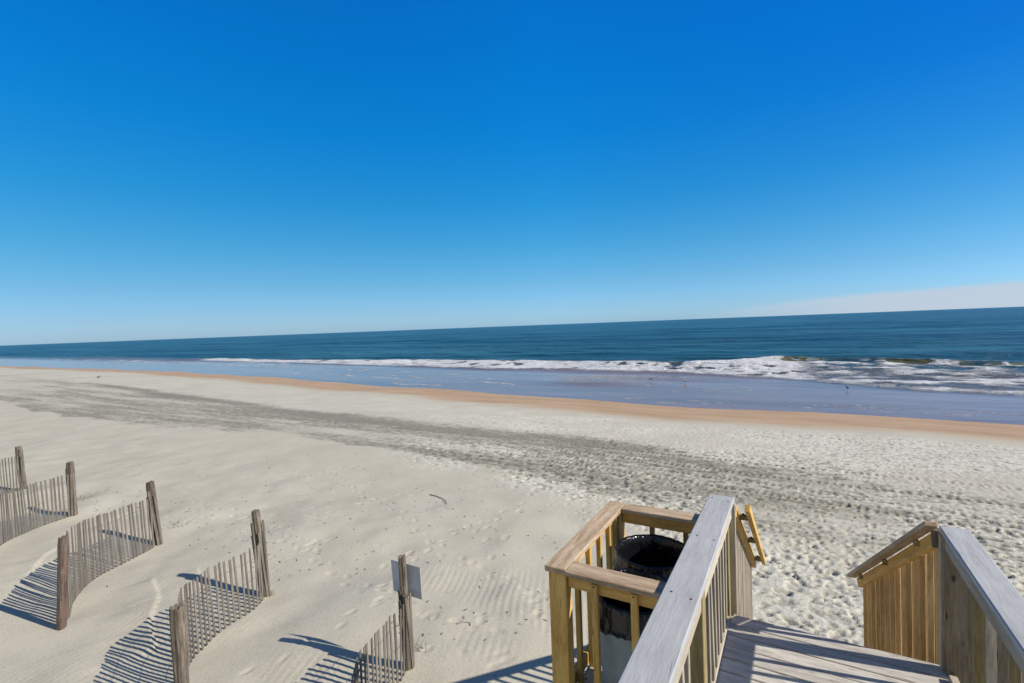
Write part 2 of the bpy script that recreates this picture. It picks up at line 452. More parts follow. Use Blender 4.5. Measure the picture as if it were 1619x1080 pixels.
band = sstep(-.6, 1.6, y - fl) * (1 - sstep(-1.6, .5, y - fu)) * (sstep(-135, -100, x) + .45 * (1 - sstep(-135, -100, x)) * sstep(.45, .6, fbm(x * .03, y * .1, 34, 2)))
t = np.clip((y - fl) / np.maximum(fu - fl, .5), 0, 1)
tex = fbm(x * .55, y * .9, 37, 4, .6)
inner = np.clip(.12 + 1.9 * (tex - .33), 0, 1)
wide = sstep(-2, 4, x)                       # broad lacy wash on the right
foam = band * np.maximum(inner, .95 * (1 - wide) * sstep(.28, .4, tex)) * (.45 + .55 * sstep(0, 2.4, y - fl))
foam = np.maximum(foam, band * .6 * np.exp(-((t - .08) / .10) ** 2) * (.5 + fbm(x * .5, y * .2, 38, 2)))
# breaking crest
crest_y = np.interp(x, FUX, FUY) - .6 + .5 * np.sin(x * .4)
br = np.clip(sstep(-7, -1, x) * .75 + sstep(-60, -45, x) * .22 * (1 - sstep(-18, -8, x)), 0, 1)
d = y - crest_y
br = br * (.55 + .6 * fbm(x * .22, y * 0, 39, 2))
zz += br * .72 * np.where(d < 0, np.exp(-(d / .75) ** 2), np.exp(-(d / 2.6) ** 2))
gw = sstep(-1.8, -1.0, x) * (1 - sstep(1.6, 2.2, x)) + sstep(6.2, 8, x) * (1 - sstep(15, 17, x)) * sstep(.40, .55, fbm(x * .55 + 4, y * 0 + 1, 45, 3))
green = np.clip(gw * np.exp(-((d + .8) / .75) ** 2) * 1.2 * sstep(.3, .5, fbm(x * .9, y * 1.2, 46, 3)), 0, 1)
foam = np.maximum(foam, br * np.exp(-((d - .1) / .35) ** 2) * sstep(.4, .5, fbm(x * .7, y * .5, 49, 3)))
foam = foam * (1 - green * .92)
zz += band * foam * .22 * fbm(x * 1.3, y * 1.3, 57, 3)
# thin lace lines in the swash
for k, (o, s0, s1) in enumerate(((3.2, -16, 14), (6.5, -11, -3), (8.2, -13, 3), (4.6, -60, -18), (11.0, -90, -28), (15.5, -170, -70), (13.4, -120, -50), (1.3, -12, 9), (5.2, -30, -14), (7.4, -42, -20), (2.2, 0, 14), (9.6, -75, -45), (12.2, -160, -95), (17.5, -200, -110), (2.6, -36, -22))):
    w = off - (o + 1.6 * (fbm(x * .22, y * 0, 60 + k, 3) - .5) * 2)
    l = np.exp(-(w / (.11 + .006 * np.abs(x))) ** 2) * sstep(s0, s0 + 3, x) * (1 - sstep(s1 - 3, s1, x)) * sstep(.42, .6, fbm(x * .9, y * .9, 70 + k, 2))
    foam = np.maximum(foam, l * .75)
edge = np.exp(-((off - .12) / .12) ** 2) * sstep(.35, .6, fbm(x * .5, y * 0, 81, 2)); foam = np.maximum(foam, edge * .2)
patch = np.exp(-(((x + 14.5) / 4.0) ** 2 + ((y - 39.5) / 2.6) ** 2)) + .6 * np.exp(-(((x + 9.5) / 4.0) ** 2 + ((y - 42.8) / 1.6) ** 2))
zz += .06 * patch * (fbm(x * 1.1, y * 1.1, 85, 3))
foam = np.maximum(foam, .5 * patch * sstep(.50, .62, fbm(x * 1.0, y * 1.3, 87, 4)))
deepc = np.maximum(deep, .55 * band); green = np.clip(green + .45 * patch * sstep(.42, .6, fbm(x * .5, y * .9, 88, 3)), 0, 1)
chop = np.clip(deep + patch * .15 + .25 * band * sstep(1.5, 4, y - fl), 0, 1)

def sea_mat():
    m = NT('sea_water'); g = m.n.new('ShaderNodeNewGeometry'); p = g.outputs['Position']
    deep, foam, green, chop = m.attr('deep'), m.attr('foam'), m.attr('green'), m.attr('chop')
    n = m.noise(m.map(p, (.008, .045, 1)), 1, 6, .65)
    dcol = m.ramp(n, [(.38, (.006, .036, .056)), (.5, (.015, .066, .086)), (.62, (.030, .115, .150))])
    tl = m.noise(m.map(p, (.06, .28, 1)), 1, 5, .65)
    scol = m.ramp(tl, [(.3, (.17, .112, .095)), (.7, (.29, .195, .175))])
    col = m.mix(deep, scol, dcol)
    col = m.mix(m.math('MULTIPLY', green, .9), col, (.13, .125, .035, 1))
    pc = m.map(p, (1.0, 1.6, 1))
    f1 = m.noise(pc, 2.2, 7, .72, .8); f2 = m.voro(pc, 2.6, 'F1')
    fv = m.math('ADD', foam, m.math('MULTIPLY', m.math('SUBTRACT', f1, .5), 1.5))
    fm = m.ramp(fv, [(.32, 0), (.72, 1)])
    fm = m.math('MULTIPLY', fm, m.math('MINIMUM', m.math('MULTIPLY', foam, 5.0), 1.0))
    fcol = m.ramp(m.noise(m.map(p, (1.4, 2.4, 2)), 1.6, 5, .7), [(.32, (.64, .65, .68)), (.6, (.80, .80, .81))])
    col = m.mix(fm, col, fcol)
    m.set(Base_Color=col)
    m.set(Roughness=m.math('ADD', m.math('ADD', .12, m.math('MULTIPLY', deep, .16)), m.math('MULTIPLY', fm, .5)))
    m.b.inputs['IOR'].default_value = 1.33
    m.set(**{'Specular_IOR_Level': m.math('SUBTRACT', .30, m.math('MULTIPLY', fm, .2))})
    b1 = m.noise(m.map(p, (.55, 1.1, 1)), 1.0, 6, .65); b2 = m.noise(m.map(p, (2.5, 4.5, 2)), 1.0, 4, .6)
    b3 = m.noise(m.map(p, (.05, .14, 1)), 1.0, 5, .6)
    h = m.math('ADD', m.math('MULTIPLY', b1, .5), m.math('MULTIPLY', b2, .10))
    h = m.math('ADD', h, m.math('MULTIPLY', b3, 3.0))
    h = m.math('MULTIPLY', h, m.math('ADD', .03, chop))
    h = m.math('ADD', h, m.math('MULTIPLY', m.math('MULTIPLY', fm, f1), .25))
    m.set(Normal=m.bump(h, 1.0, 1.0))
    return m.m
sea = grid_mesh('sea', SX, SY, zz, {'deep': deepc, 'foam': foam, 'green': green, 'chop': chop}, sea_mat())
sea['kind'] = 'structure'

# ------------------------------------------------------------------ sand fences
def wobble_post(name, parent, base, top, w, mat, t=None, split=0):
    """rough square post, checked top"""
    t = t or w
    base = Vector(base); top = Vector(top)
    M, L = frame(base - (top - base).normalized() * .3, top, (0.45, -.9, 0))
    bm = bmesh.new(); N = 14; rings = []
    prof = []
    for k in range(16):
        a = k / 16 * math.tau; c, s_ = math.cos(a), math.sin(a)
        q = 1 / (abs(c) ** 5 + abs(s_) ** 5) ** .2
        prof.append((c * q * .5, s_ * q * .5))
    jit = [random.uniform(.92, 1.06) for _ in prof]
    for i in range(N + 1):
        u = i / N; r = []
        sc = 1 + .05 * math.sin(u * 7 + L) - (.08 if i == N else 0)
        for k, (a, b) in enumerate(prof):
            j = jit[k] * (1 + random.gauss(0, .015))
            dz = random.uniform(-.022, .012) if i == N else 0
            r.append(bm.verts.new((-L / 2 + L * u + dz, a * w * sc * j, b * t * sc * j)))
        rings.append(r)
    for a, b in zip(rings, rings[1:]):
        for k in range(16): bm.faces.new((a[k], a[(k + 1) % 16], b[(k + 1) % 16], b[k]))
    c = bm.verts.new((L / 2 - .02, 0, 0)); r = rings[-1]
    for k in range(16): bm.faces.new((r[k], r[(k + 1) % 16], c))
    bm.faces.new(rings[0][::-1])
    bmesh.ops.recalc_face_normals(bm, faces=bm.faces)
    return mesh_from_bm(name, bm, mat, parent, M)

def catmull(pts, n=40):
    P = [Vector(p) for p in pts]; P = [P[0] * 2 - P[1]] + P + [P[-1] * 2 - P[-2]]
    out = []
    for i in range(1, len(P) - 2):
        for k in range(n):
            t = k / n; a, b, c, d = P[i - 1:i + 3]
            out.append(.5 * ((2 * b) + (c - a) * t + (2 * a - 5 * b + 4 * c - d) * t * t + (3 * b - a - 3 * c + d) * t ** 3))
    out.append(P[-2]); return out

def fence(label, curve, h0, h1, posts, bundle=6, lean0=0.0, pitch=.088, bh=(.75, 1.05)):
    """posts: (x, y, height, lean dx, lean dy, width, mat)"""
    bx, by = posts[0][0], posts[0][1]
    root = thing('sand_fence', (bx, by, ground_z(bx, by)), label, 'sand fence', 'slatted sand fences set across the beach')
    for (px, py, hh, lx, ly, w, mt) in posts:
        z = ground_z(px, py)
        wobble_post('post', root, (px, py, z), (px + lx, py + ly, z + hh), w, mt)
    C = catmull([(a, b, 0) for a, b in curve])
    cum = [0]
    for a, b in zip(C, C[1:]): cum.append(cum[-1] + (b - a).length)
    def at(s):
        for i in range(len(cum) - 1):
            if cum[i + 1] >= s:
                t = (s - cum[i]) / max(cum[i + 1] - cum[i], 1e-6); return C[i].lerp(C[i + 1], t), (C[i + 1] - C[i]).normalized()
        return C[-1], (C[-1] - C[-2]).normalized()
    L = cum[-1]; bm = bmesh.new(); lay = bm.verts.layers.float.new('rnd')
    bms = []; s = .06; k = 0; pts = []
    while s < L:
        p, tg = at(s); u = s / L
        hgt = h0 + (h1 - h0) * u + random.gauss(0, .008)
        g = ground_z(p.x, p.y)
        nrm = Vector((-tg.y, tg.x, 0))
        lean = tg * (random.gauss(lean0, .012) + .05 * math.sin(s * 2.1)) + nrm * random.gauss(0, .012)
        b0 = Vector((p.x, p.y, g - .12)); tp = Vector((p.x, p.y, g + hgt)) + lean * hgt
        M, LL = frame(b0, tp, nrm)
        vs = board_bm(bm, LL, .034 + random.uniform(-.004, .004), .009, M, 0)
        r = random.random()
        for v_ in vs: v_[lay] = r
        pts.append((p, nrm, g, hgt, b0, tp)); s += pitch * random.uniform(.96, 1.04); k += 1
    # the rolled-up end bundled against the last post
    ex, ey, eh = posts[-1][0], posts[-1][1], posts[-1][2]; ez = ground_z(ex, ey)
    for i in range(bundle):
        a = random.uniform(-2.4, .9); rr = posts[-1][5] * .55 + random.uniform(0, .025)
        q = Vector((ex + math.cos(a) * rr, ey + math.sin(a) * rr, ez - .1))
        a2 = a + random.uniform(-.8, .8); hh = random.uniform(*bh) * min(1.22, eh - .08)
        tq = Vector((ex + posts[-1][3] * .8 + math.cos(a2) * (rr + .012), ey + posts[-1][4] * .8 + math.sin(a2) * (rr + .012), ez + hh))
        M, LL = frame(q, tq, (math.cos(a), math.sin(a), 0))
        vs = board_bm(bm, LL, .036, .010, M, 0); r = random.random()
        for v_ in vs: v_[lay] = r
    mesh_from_bm('slat_panel', bm, W_SLAT, root)
    # twisted wires
    for f in (.2, .5, .82):
        bw = bmesh.new(); prev = None
        for i, (p, nrm, g, hgt, b0, tp) in enumerate(pts):
            c = Vector((p.x, p.y, g + hgt * f)) + nrm * (.009 if i % 2 else -.009) + (tp - Vector((p.x, p.y, tp.z))) * f
            ring = []
            for k in range(5):
                an = k / 5 * math.tau
                ring.append(bw.verts.new(c + nrm * math.cos(an) * .0028 + Vector((0, 0, math.sin(an) * .0028))))
            if prev:
                for k in range(5): bw.faces.new((prev[k], prev[(k + 1) % 5], ring[(k + 1) % 5], ring[k]))
            prev = ring
        mesh_from_bm('wire', bw, M_WIRE, root)
    return root

P, Rd = W_POST, W_POSTR
F1 = [(-5.60, 2.46), (-6.15, 2.72), (-6.62, 2.94), (-6.91, 3.18), (-7.02, 3.36), (-7.14, 3.58), (-7.23, 3.88), (-7.29, 4.18), (-7.40, 4.40), (-7.52, 4.58)]
F2 = [(-9.52, 2.66), (-9.80, 2.83), (-10.2, 2.98), (-10.55, 3.19), (-10.88, 3.42), (-11.1, 3.66), (-11.2, 3.92), (-11.27, 4.2), (-11.38, 4.50), (-11.5, 4.74)]
F3 = [(-13.2, 2.45), (-13.7, 2.66), (-14.15, 2.88), (-14.51, 3.15), (-14.82, 3.44), (-15.08, 3.78), (-15.22, 4.12), (-15.25, 4.4), (-15.26, 4.6)]
F4 = [(-17.3, 2.6), (-17.9, 3.0), (-18.5, 3.5), (-19.0, 4.1), (-19.3, 4.5), (-19.5, 4.78)]
F5 = [(-2.15, 2.2), (-2.6, 2.32), (-3.1, 2.55), (-3.55, 2.9), (-3.85, 3.25), (-3.98, 3.55), (-4.05, 3.82), (-4.10, 4.08), (-4.17, 4.26)]
fence('slatted sand fence nearest to the sign fence, ending at a tall split post', F1, 1.14, .92,
      [(-5.60, 2.46, 1.35, .0, .0, .12, P), (-7.57, 4.62, 1.40, -.13, -.02, .105, P)], 6)
fence('slatted sand fence with a reddish front post, both posts and whole curve in view', F2, 1.24, 1.04,
      [(-9.44, 2.62, 1.38, .11, .06, .095, Rd), (-11.55, 4.80, 1.30, -.13, -.03, .115, P)], 6, 0, .075)
fence('slatted sand fence cut by the left picture edge, second farthest, its end post upright', F3, 1.15, 1.02,
      [(-13.2, 2.42, 1.35, 0, 0, .12, P), (-15.3, 4.62, 1.30, -.04, 0, .12, P)], 4, 0, .074)
fence('farthest slatted sand fence at left edge, only last slats and end post showing', F4, 1.1, 1.0,
      [(-17.3, 2.55, 1.3, 0, 0, .12, P), (-19.55, 4.82, 1.25, -.14, -.02, .13, P)], 4)
fence('slatted sand fence whose slats bunch round the post that carries the metal sign', F5, 1.0, .84,
      [(-2.1, 2.18, 1.2, 0, 0, .11, P), (-4.18, 4.32, 1.38, -.03, -.01, .085, P)], 18, .04, .078, (.42, .80))

# sign: bare metal back seen from the land side
sg = ground_z(-4.18, 4.32)
t = thing('sign', (-4.17, 4.38, sg + 1.05), 'blank back of a square grey metal sign on a weathered fence post', 'sign')
bm = bmesh.new()
c = [Vector((-4.485, 4.395, 1.305)), Vector((-4.02, 4.41, 1.30)), Vector((-4.00, 4.405, .906)), Vector((-4.455, 4.39, .913))]
nrm = (c[1] - c[0]).cross(c[3] - c[0]).normalized()
cen = sum(c, Vector()) / 4
fr = [bm.verts.new(v_ + nrm * .0012) for v_ in c]; bk = [bm.verts.new(v_ - nrm * .0012) for v_ in c]
bm.faces.new(fr); bm.faces.new(bk[::-1])
for i in range(4): bm.faces.new((fr[i], bk[i], bk[(i + 1) % 4], fr[(i + 1) % 4]))
bmesh.ops.recalc_face_normals(bm, faces=bm.faces)
mesh_from_bm('plate', bm, M_SIGN, t)
for q in (.22, .8):
    pt = (c[0] * .55 + c[1] * .45).lerp(c[3] * .55 + c[2] * .45, q) - Vector((0, .007, 0))
    bm = bmesh.new(); bmesh.ops.create_cone(bm, cap_ends=True, segments=10, radius1=.011, radius2=.009, depth=.012)
    mesh_from_bm('bolt', bm, M_NAIL, t, Matrix.Translation(pt) @ Matrix.Rotation(math.pi / 2, 4, 'X'))

# ------------------------------------------------------------------ deck (z = 1.75) and its railings
DZ = 1.75; RZ = CAM_Z - 1.47; BZ = CAM_Z - 1.512
YE = 4.28; X0, X1 = -.56, .86; Y0 = .5
root = thing('landing_deck', (.15, 2.4, 0), 'grey weathered plank landing at the top of the beach stairs, striped by railing shadows', 'deck')
bm = bmesh.new(); lay = bm.verts.layers.float.new('rnd')
y = YE; k = 0
while y > Y0:
    w = .138
    M, L = frame((X0 + .045 + random.uniform(-.004, .004), y - w / 2, DZ - .019 + random.gauss(0, .0012)), (X1 + random.uniform(-.004, .006), y - w / 2 + random.gauss(0, .001), DZ - .019 + random.gauss(0, .0012)))
    vs = board_bm(bm, L, w - .003, .038, M, .004); r = random.random()
    for v_ in vs: v_[lay] = r
    y -= w + .009
mesh_from_bm('deck_boards', bm, W_DECK, root)
board('rim_joist', root, (X0 + .05, YE - .03, DZ - .14), (X1 - .01, YE - .03, DZ - .14), .038, .19, W_DARK)
for xx in (X0 + .075, .15, X1 - .03): board('joist', root, (xx, YE - .055, DZ - .14), (xx, Y0, DZ - .14), .038, .19, W_DARK)
for xx in (X0 + .14, X1 - .1):
    for yy in (YE - .13, 2.4): board('support_post', root, (xx, yy, -.4), (xx, yy, DZ - .24), .14, .14, W_OLIVE, (0, 1, 0))

def balusters(parent, x, ys, z0, z1, mat, w=.036, seed=0):
    for yy in ys:
        board('baluster', parent, (x + random.gauss(0, .002), yy, z0), (x + random.gauss(0, .003), yy + random.gauss(0, .004), z1), w, w, mat, (0, 1, 0), .003)

# left railing
root = thing('deck_railing', (-.56, 2.4, DZ), 'level wooden railing with wide grey cap between the bin enclosure and the landing', 'railing')
cap = board('cap_rail', root, (-.563, .3, RZ - .019), (-.563, 4.29, RZ - .019), .192, .038, W_CAP, bev=.006)
for k in range(9):
    bm = bmesh.new(); bmesh.ops.create_cone(bm, cap_ends=True, segments=8, radius1=.006, radius2=.006, depth=.003)
    mesh_from_bm('screw', bm, M_NAIL, cap, Matrix.Translation((-.563 + (.06 if k % 2 else -.055) + random.gauss(0, .006), 4.2 - k // 2 * .78 - (k % 2) * .03, RZ + .0008)))
posts_y = (4.215, 2.80, 1.30)
for yy in posts_y: board('post', root, (-.552 if yy > 4 else -.517, yy, DZ - .3), (-.552 if yy > 4 else -.517, yy, RZ - .039), .090, .090, W_OLIVE if yy > 2 else W_RAIL, (0, 1, 0))
segs = ((4.168, 2.847), (2.753, 1.347), (1.253, .3))
for a_, b_ in segs:
    board('top_rail', root, (-.495, a_, RZ - .039 - .048), (-.495, b_, RZ - .039 - .048), .034, .094, W_RAIL)
    board('bottom_rail', root, (-.532, a_, DZ + .021), (-.532, b_, DZ + .021), .046, .040, W_RAIL)
    ys = np.arange(b_ + .10, a_ - .05, .142)
    balusters(root, -.533, ys, DZ + .042, RZ - .05, W_GREY)
board('end_board', root, (-.49, 4.272, DZ + .02), (-.49, 4.272, RZ - .045), .036, .060, W_GREY, (1, 0, 0))

# right railing
root = thing('deck_railing', (.88, 2.4, DZ), 'level wooden railing with wide grey cap along the right side of the landing', 'railing')
board('cap_rail', root, (.888, .3, RZ - .019), (.888, 4.27, RZ - .019), .155, .038, W_CAP, bev=.006)
board('top_rail', root, (.842, .3, RZ - .039 - .050), (.842, 4.235, RZ - .039 - .050), .036, .098, W_GREY)
board('corner_board', root, (.905, 4.178, DZ - .25), (.905, 4.178, RZ - .04), .165, .024, W_DARK, (0, 1, 0))
board('post', root, (.905, 4.225, DZ - .3), (.905, 4.225, RZ - .041), .088, .066, W_DARK, (0, 1, 0))
board('corner_strip', root, (.822, 4.240, DZ - .05), (.822, 4.240, RZ - .045), .032, .045, W_GREY, (0, 1, 0))
board('bottom_rail', root, (.845, .3, DZ + .021), (.845, 4.12, DZ + .021), .045, .040, W_RAIL)
yy = 3.985; k = 0
while yy > .5:
    wdt = .07 if k == 2 else .038
    board('baluster', root, (.876, yy, DZ - .02), (.876, yy + random.gauss(0, .004), RZ - .045), .034 if wdt < .05 else .045, wdt, W_DARK if k < 2 else (W_GREY, W_DARK, W_OLIVE)[k % 3], (1, 0, 0), .003)
    yy -= .165 + random.uniform(-.01, .01); k += 1

board('end_block', root, (.806, 4.32, RZ - .17), (.806, 4.32, RZ - .045), .05, .06, W_POST, (0, 1, 0))

# ------------------------------------------------------------------ stairs
NS = 10; RISE = DZ / NS; RUN = .262
root = thing('beach_stairs', (.1, 5.6, 0), 'wooden stairs going down from the landing to the trodden sand', 'stairs')
for i in range(1, NS):
    z = DZ - RISE * i; y0 = YE + RUN * (i - 1)
    for q in (0, 1):
        board('tread', root, (-.50, y0 + .068 + q * .134, z - .019), (.60, y0 + .068 + q * .134, z - .019), .130, .036, W_DECK)
sl = math.atan2(RISE, RUN)
for xx in (-.52, .62):
    board('stringer', root, (xx, YE + .03, DZ - .27), (xx, YE + RUN * (NS - .4), DZ - .27 - RUN * (NS - .5) * math.tan(sl)), .038, .26, W_DARK)

SLP = 1.28 / 1.86
def stair_rail(label, xa, xb, ylen, nb, side, matB, capw, x_in):
    r = thing('stair_railing', ((xa + xb) / 2, 5.2, 0), label, 'railing')
    ya = 4.33; za = RZ - .13
    def pt(t, dx=0, dz=0): return (xa + (xb - xa) * t + dx, ya + ylen * t, za - ylen * t * SLP + dz)
    board('slope_rail', r, pt(0), pt(1), .040, .088, W_TAN)
    # grab rail carried on blocks on the inner side
    board('grab_rail', r, pt(.02 if side < 0 else -.07, x_in, .05 if side < 0 else .068), pt(1.02, x_in, .05 if side < 0 else .068), .040 if side < 0 else .075, .062 if side < 0 else .034, W_TAN if side < 0 else W_BOXCAP)
    for t_ in (.12, .5, .90):
        a = Vector(pt(t_, 0, .035)); b = Vector(pt(t_, x_in, .02)); m_ = (a + b) / 2; w_ = abs(x_in) / 2 - .012
        board('block', r, (m_.x - w_, m_.y, m_.z), (m_.x + w_, m_.y, m_.z), .045, .04, W_OLIVE)
        bm = bmesh.new(); bmesh.ops.create_cone(bm, cap_ends=True, segments=8, radius1=.010, radius2=.010, depth=.03)
        mesh_from_bm('bolt', bm, M_NAIL, r, Matrix.Translation(Vector(pt(t_, x_in * .5, .045)))
                     @ Matrix.Rotation(.3, 4, 'X'))
    for i in range(nb):
        t_ = (i + .5) / nb * .97
        a = Vector(pt(t_, -.0 if side > 0 else 0, -.035)); jt = random.gauss(0, .004)
        dxo = .038 * side + ((.012 if i % 2 else -.010) + random.uniform(-.004, .004) if side > 0 else 0)
        board('baluster', r, (a.x + dxo, a.y, a.z - .98), (a.x + dxo, a.y + jt, a.z + .03), .036, .036, matB[i % len(matB)], (0, 1, 0), .003)
    e = Vector(pt(1.0, .08 * side, 0)); board('post', r, (e.x, e.y - .02, -.4), (e.x, e.y - .02, e.z - .05), .086, .086, matB[0], (0, 1, 0))
    return r
stair_rail('sloping stair railing left of the steps, grab rail on blocks beside the sand', -.478, -.478, 1.86, 17, -1, [W_GREY, W_GREY, W_RAIL], .09, .10)
stair_rail('sloping stair railing right of the steps with yellow tan balusters under a blocked grab rail', .80, .52, 1.80, 27, 1, [W_TAN2, W_TAN2_SHADE], .09, -.062)

# ------------------------------------------------------------------ bin enclosure
root = thing('bin_enclosure', (-1.0, 3.3, DZ), 'waist-high tan timber pen around the two bins, brown capped rail on three sides', 'enclosure')
bx0, bx1, by0, by1 = -1.400, -.665, 2.675, 3.915; cw = .142
board('cap_rail', root, (bx0 + cw / 2, by0, BZ - .019), (bx0 + cw / 2, by1, BZ - .019), cw, .038, W_BOXCAP, bev=.005)
board('cap_rail', root, (bx0 + cw + .001, by0 + cw / 2 - .012, BZ - .018), (bx1, by0 + cw / 2 - .012, BZ - .018), cw, .036, W_BOXCAP, bev=.005)
board('cap_rail', root, (bx0 + cw + .001, by1 - cw / 2 + .004, BZ - .018), (bx1, by1 - cw / 2 + .004, BZ - .018), cw, .036, W_BOXCAP, bev=.005)
px0 = bx0 + .035
for yy in (by0 + .065, by1 - .075):
    board('corner_post', root, (px0 + .055, yy, -.3), (px0 + .055, yy, BZ - .040), .092, .092, W_TAN, (0, 1, 0))
tr = BZ - .04 - .046
board('top_rail', root, (px0 + .021, by0 + .115, tr), (px0 + .021, by1 - .125, tr), .038, .09, W_TAN)
board('top_rail', root, (px0 + .105, by0 + .062, tr), (bx1 + .06, by0 + .062, tr), .038, .09, W_TAN)
board('top_rail', root, (px0 + .105, by1 - .075, tr), (bx1 + .06, by1 - .075, tr), .038, .09, W_TAN)
br_ = DZ + .06
board('bottom_rail', root, (px0 + .021, by0 + .115, br_), (px0 + .021, by1 - .125, br_), .038, .085, W_TAN)
board('bottom_rail', root, (px0 + .105, by0 + .062, br_), (bx1 + .06, by0 + .062, br_), .038, .085, W_TAN)
board('bottom_rail', root, (px0 + .105, by1 - .075, br_), (bx1 + .06, by1 - .075, br_), .038, .085, W_TAN)
board('baluster', root, (px0 - .008, by0 + .052, DZ - .1), (px0 - .008, by0 + .052, BZ - .042), .034, .03, W_TAN, (0, 1, 0), .003)
for yy in (2.975, 3.185, 3.395, 3.60, 3.77):
    board('baluster', root, (px0 + .058, yy, DZ - .03), (px0 + .058, yy, BZ - .05), .036, .036, W_TAN if yy < 3.7 else W_OLIVE, (0, 1, 0), .003)
for xx in (-1.075, -.835):
    b_ = board('baluster', root, (xx, by0 + .024, DZ - .06), (xx, by0 + .024, BZ - .052), .038, .036, W_TAN, (0, 1, 0), .003)
    for dz in (.02, ):
        bm = bmesh.new(); bmesh.ops.create_cone(bm, cap_ends=True, segments=8, radius1=.0045, radius2=.0045, depth=.006)
        mesh_from_bm('screw', bm, M_NAIL, b_, Matrix.Translation((xx, by0 + .005, tr + dz)) @ Matrix.Rotation(math.pi / 2, 4, 'X'))
for xx in (-1.035, -.775):
    board('baluster', root, (xx, by1 - .038, DZ - .06), (xx, by1 - .038, BZ - .052), .036, .036, W_OLIVE, (0, 1, 0), .003)
bm = bmesh.new(); lay = bm.verts.layers.float.new('rnd'); y = by1 - .06
while y > by0 + .05:
    M, L = frame((px0 + .05, y - .069, DZ - .019), (bx1 + .045, y - .069, DZ - .019))
    vs = board_bm(bm, L, .136, .036, M, .004); r = random.random()
    for v_ in vs: v_[lay] = r
    y -= .144
mesh_from_bm('floor_boards', bm, W_DECK, root)
board('floor_joist', root, (px0 + .03, by0 + .12, DZ - .14), (px0 + .03, by1 - .13, DZ - .14), .038, .19, W_OLIVE)
board('floor_joist', root, (px0 + .11, by0 + .055, DZ - .14), (bx1 + .04, by0 + .055, DZ - .14), .038, .19, W_OLIVE)

# ------------------------------------------------------------------ bins
def revolve(prof, seg=72, fn=None):
    bm = bmesh.new(); rings = []
    for i, (r, z) in enumerate(prof):
        ring = []
        for k in range(seg):
            a = k / seg * math.tau; rr, zz_ = (r, z) if fn is None else fn(i, r, z, a)
            ring.append(bm.verts.new((rr * math.cos(a), rr * math.sin(a), zz_)))
        rings.append(ring)
    for a, b in zip(rings, rings[1:]):
        for k in range(seg): bm.faces.new((a[k], a[(k + 1) % seg], b[(k + 1) % seg], b[k]))
    return bm, rings

def make_bin(x, y, hgt, R, label, seed):
    rnd = random.Random(seed)
    r = thing('trash_can', (x, y, DZ), label, 'trash can', 'lined trash cans in the timber pen')
    prof = [(.0, .012), (R * .80, .012), (R * .82, .0), (R * .84, .03)]
    for i in range(1, 12): prof.append((R * (.84 + .13 * i / 12), .03 + (hgt - .10) * i / 12))
    prof += [(R * .975, hgt - .06), (R * 1.0, hgt - .055), (R * 1.02, hgt - .01), (R * .99, hgt), (R * .95, hgt - .01), (R * .83, .05), (0, .05)]
    bm, _ = revolve(prof, 72, lambda i, rr, z, a: (rr * (1 + (.010 if 3 < i < 15 and math.sin(a * 16) > .3 else 0)), z))
    mw = Matrix.Translation((x, y, DZ))
    mesh_from_bm('body', bm, M_CAN, r, mw, True)
    # bin liner: cuff outside, pleated over the rim, sagging inside
    ph = [rnd.uniform(0, 6.28) for _ in range(9)]
    def wr(a, k): return (math.sin(a * 7 + ph[k % 9]) + .7 * math.sin(a * 13 + ph[(k + 1) % 9]) + .6 * math.sin(a * 23 + ph[(k + 2) % 9]) + .4 * math.sin(a * 37 + ph[(k + 3) % 9])) / 2.7
    P_ = [(R * 1.03, hgt - .165, .35, .018), (R * 1.09, hgt - .15, 1.0, .012), (R * 1.10, hgt - .11, 1.0, .006), (R * 1.07, hgt - .07, .6, .002), (R * 1.05, hgt - .03, .35, 0), (R * 1.045, hgt + .006, .15, 0),
          (R * 1.0, hgt + .018, .1, 0), (R * .94, hgt + .004, .2, 0), (R * .90, hgt - .05, .45, 0), (R * .85, hgt - .14, .6, 0), (R * .79, hgt - .26, .9, 0), (R * .72, hgt - .40, 1.0, 0), (R * .6, hgt - .52, 1.4, 0), (R * .3, hgt - .56, 1.0, 0), (.012, hgt - .57, 0, 0)]
    bm, _ = revolve([(a, b) for a, b, c_, d_ in P_], 160,
                    lambda i, rr, z, a: (rr + .020 * P_[i][2] * wr(a, i // 3), z + P_[i][3] * 1.2 * wr(a * 1.0 + 1, 5) + .004 * wr(a, 2)))
    mesh_from_bm('liner', bm, M_LINER, r, mw, True)
make_bin(-.935, 3.50, .765, .262, 'trash can with black liner standing behind the other can, its open mouth in view', 3)
make_bin(-.915, 2.985, .735, .255, 'grey trash can behind the front rail, black liner folded over its side', 5)

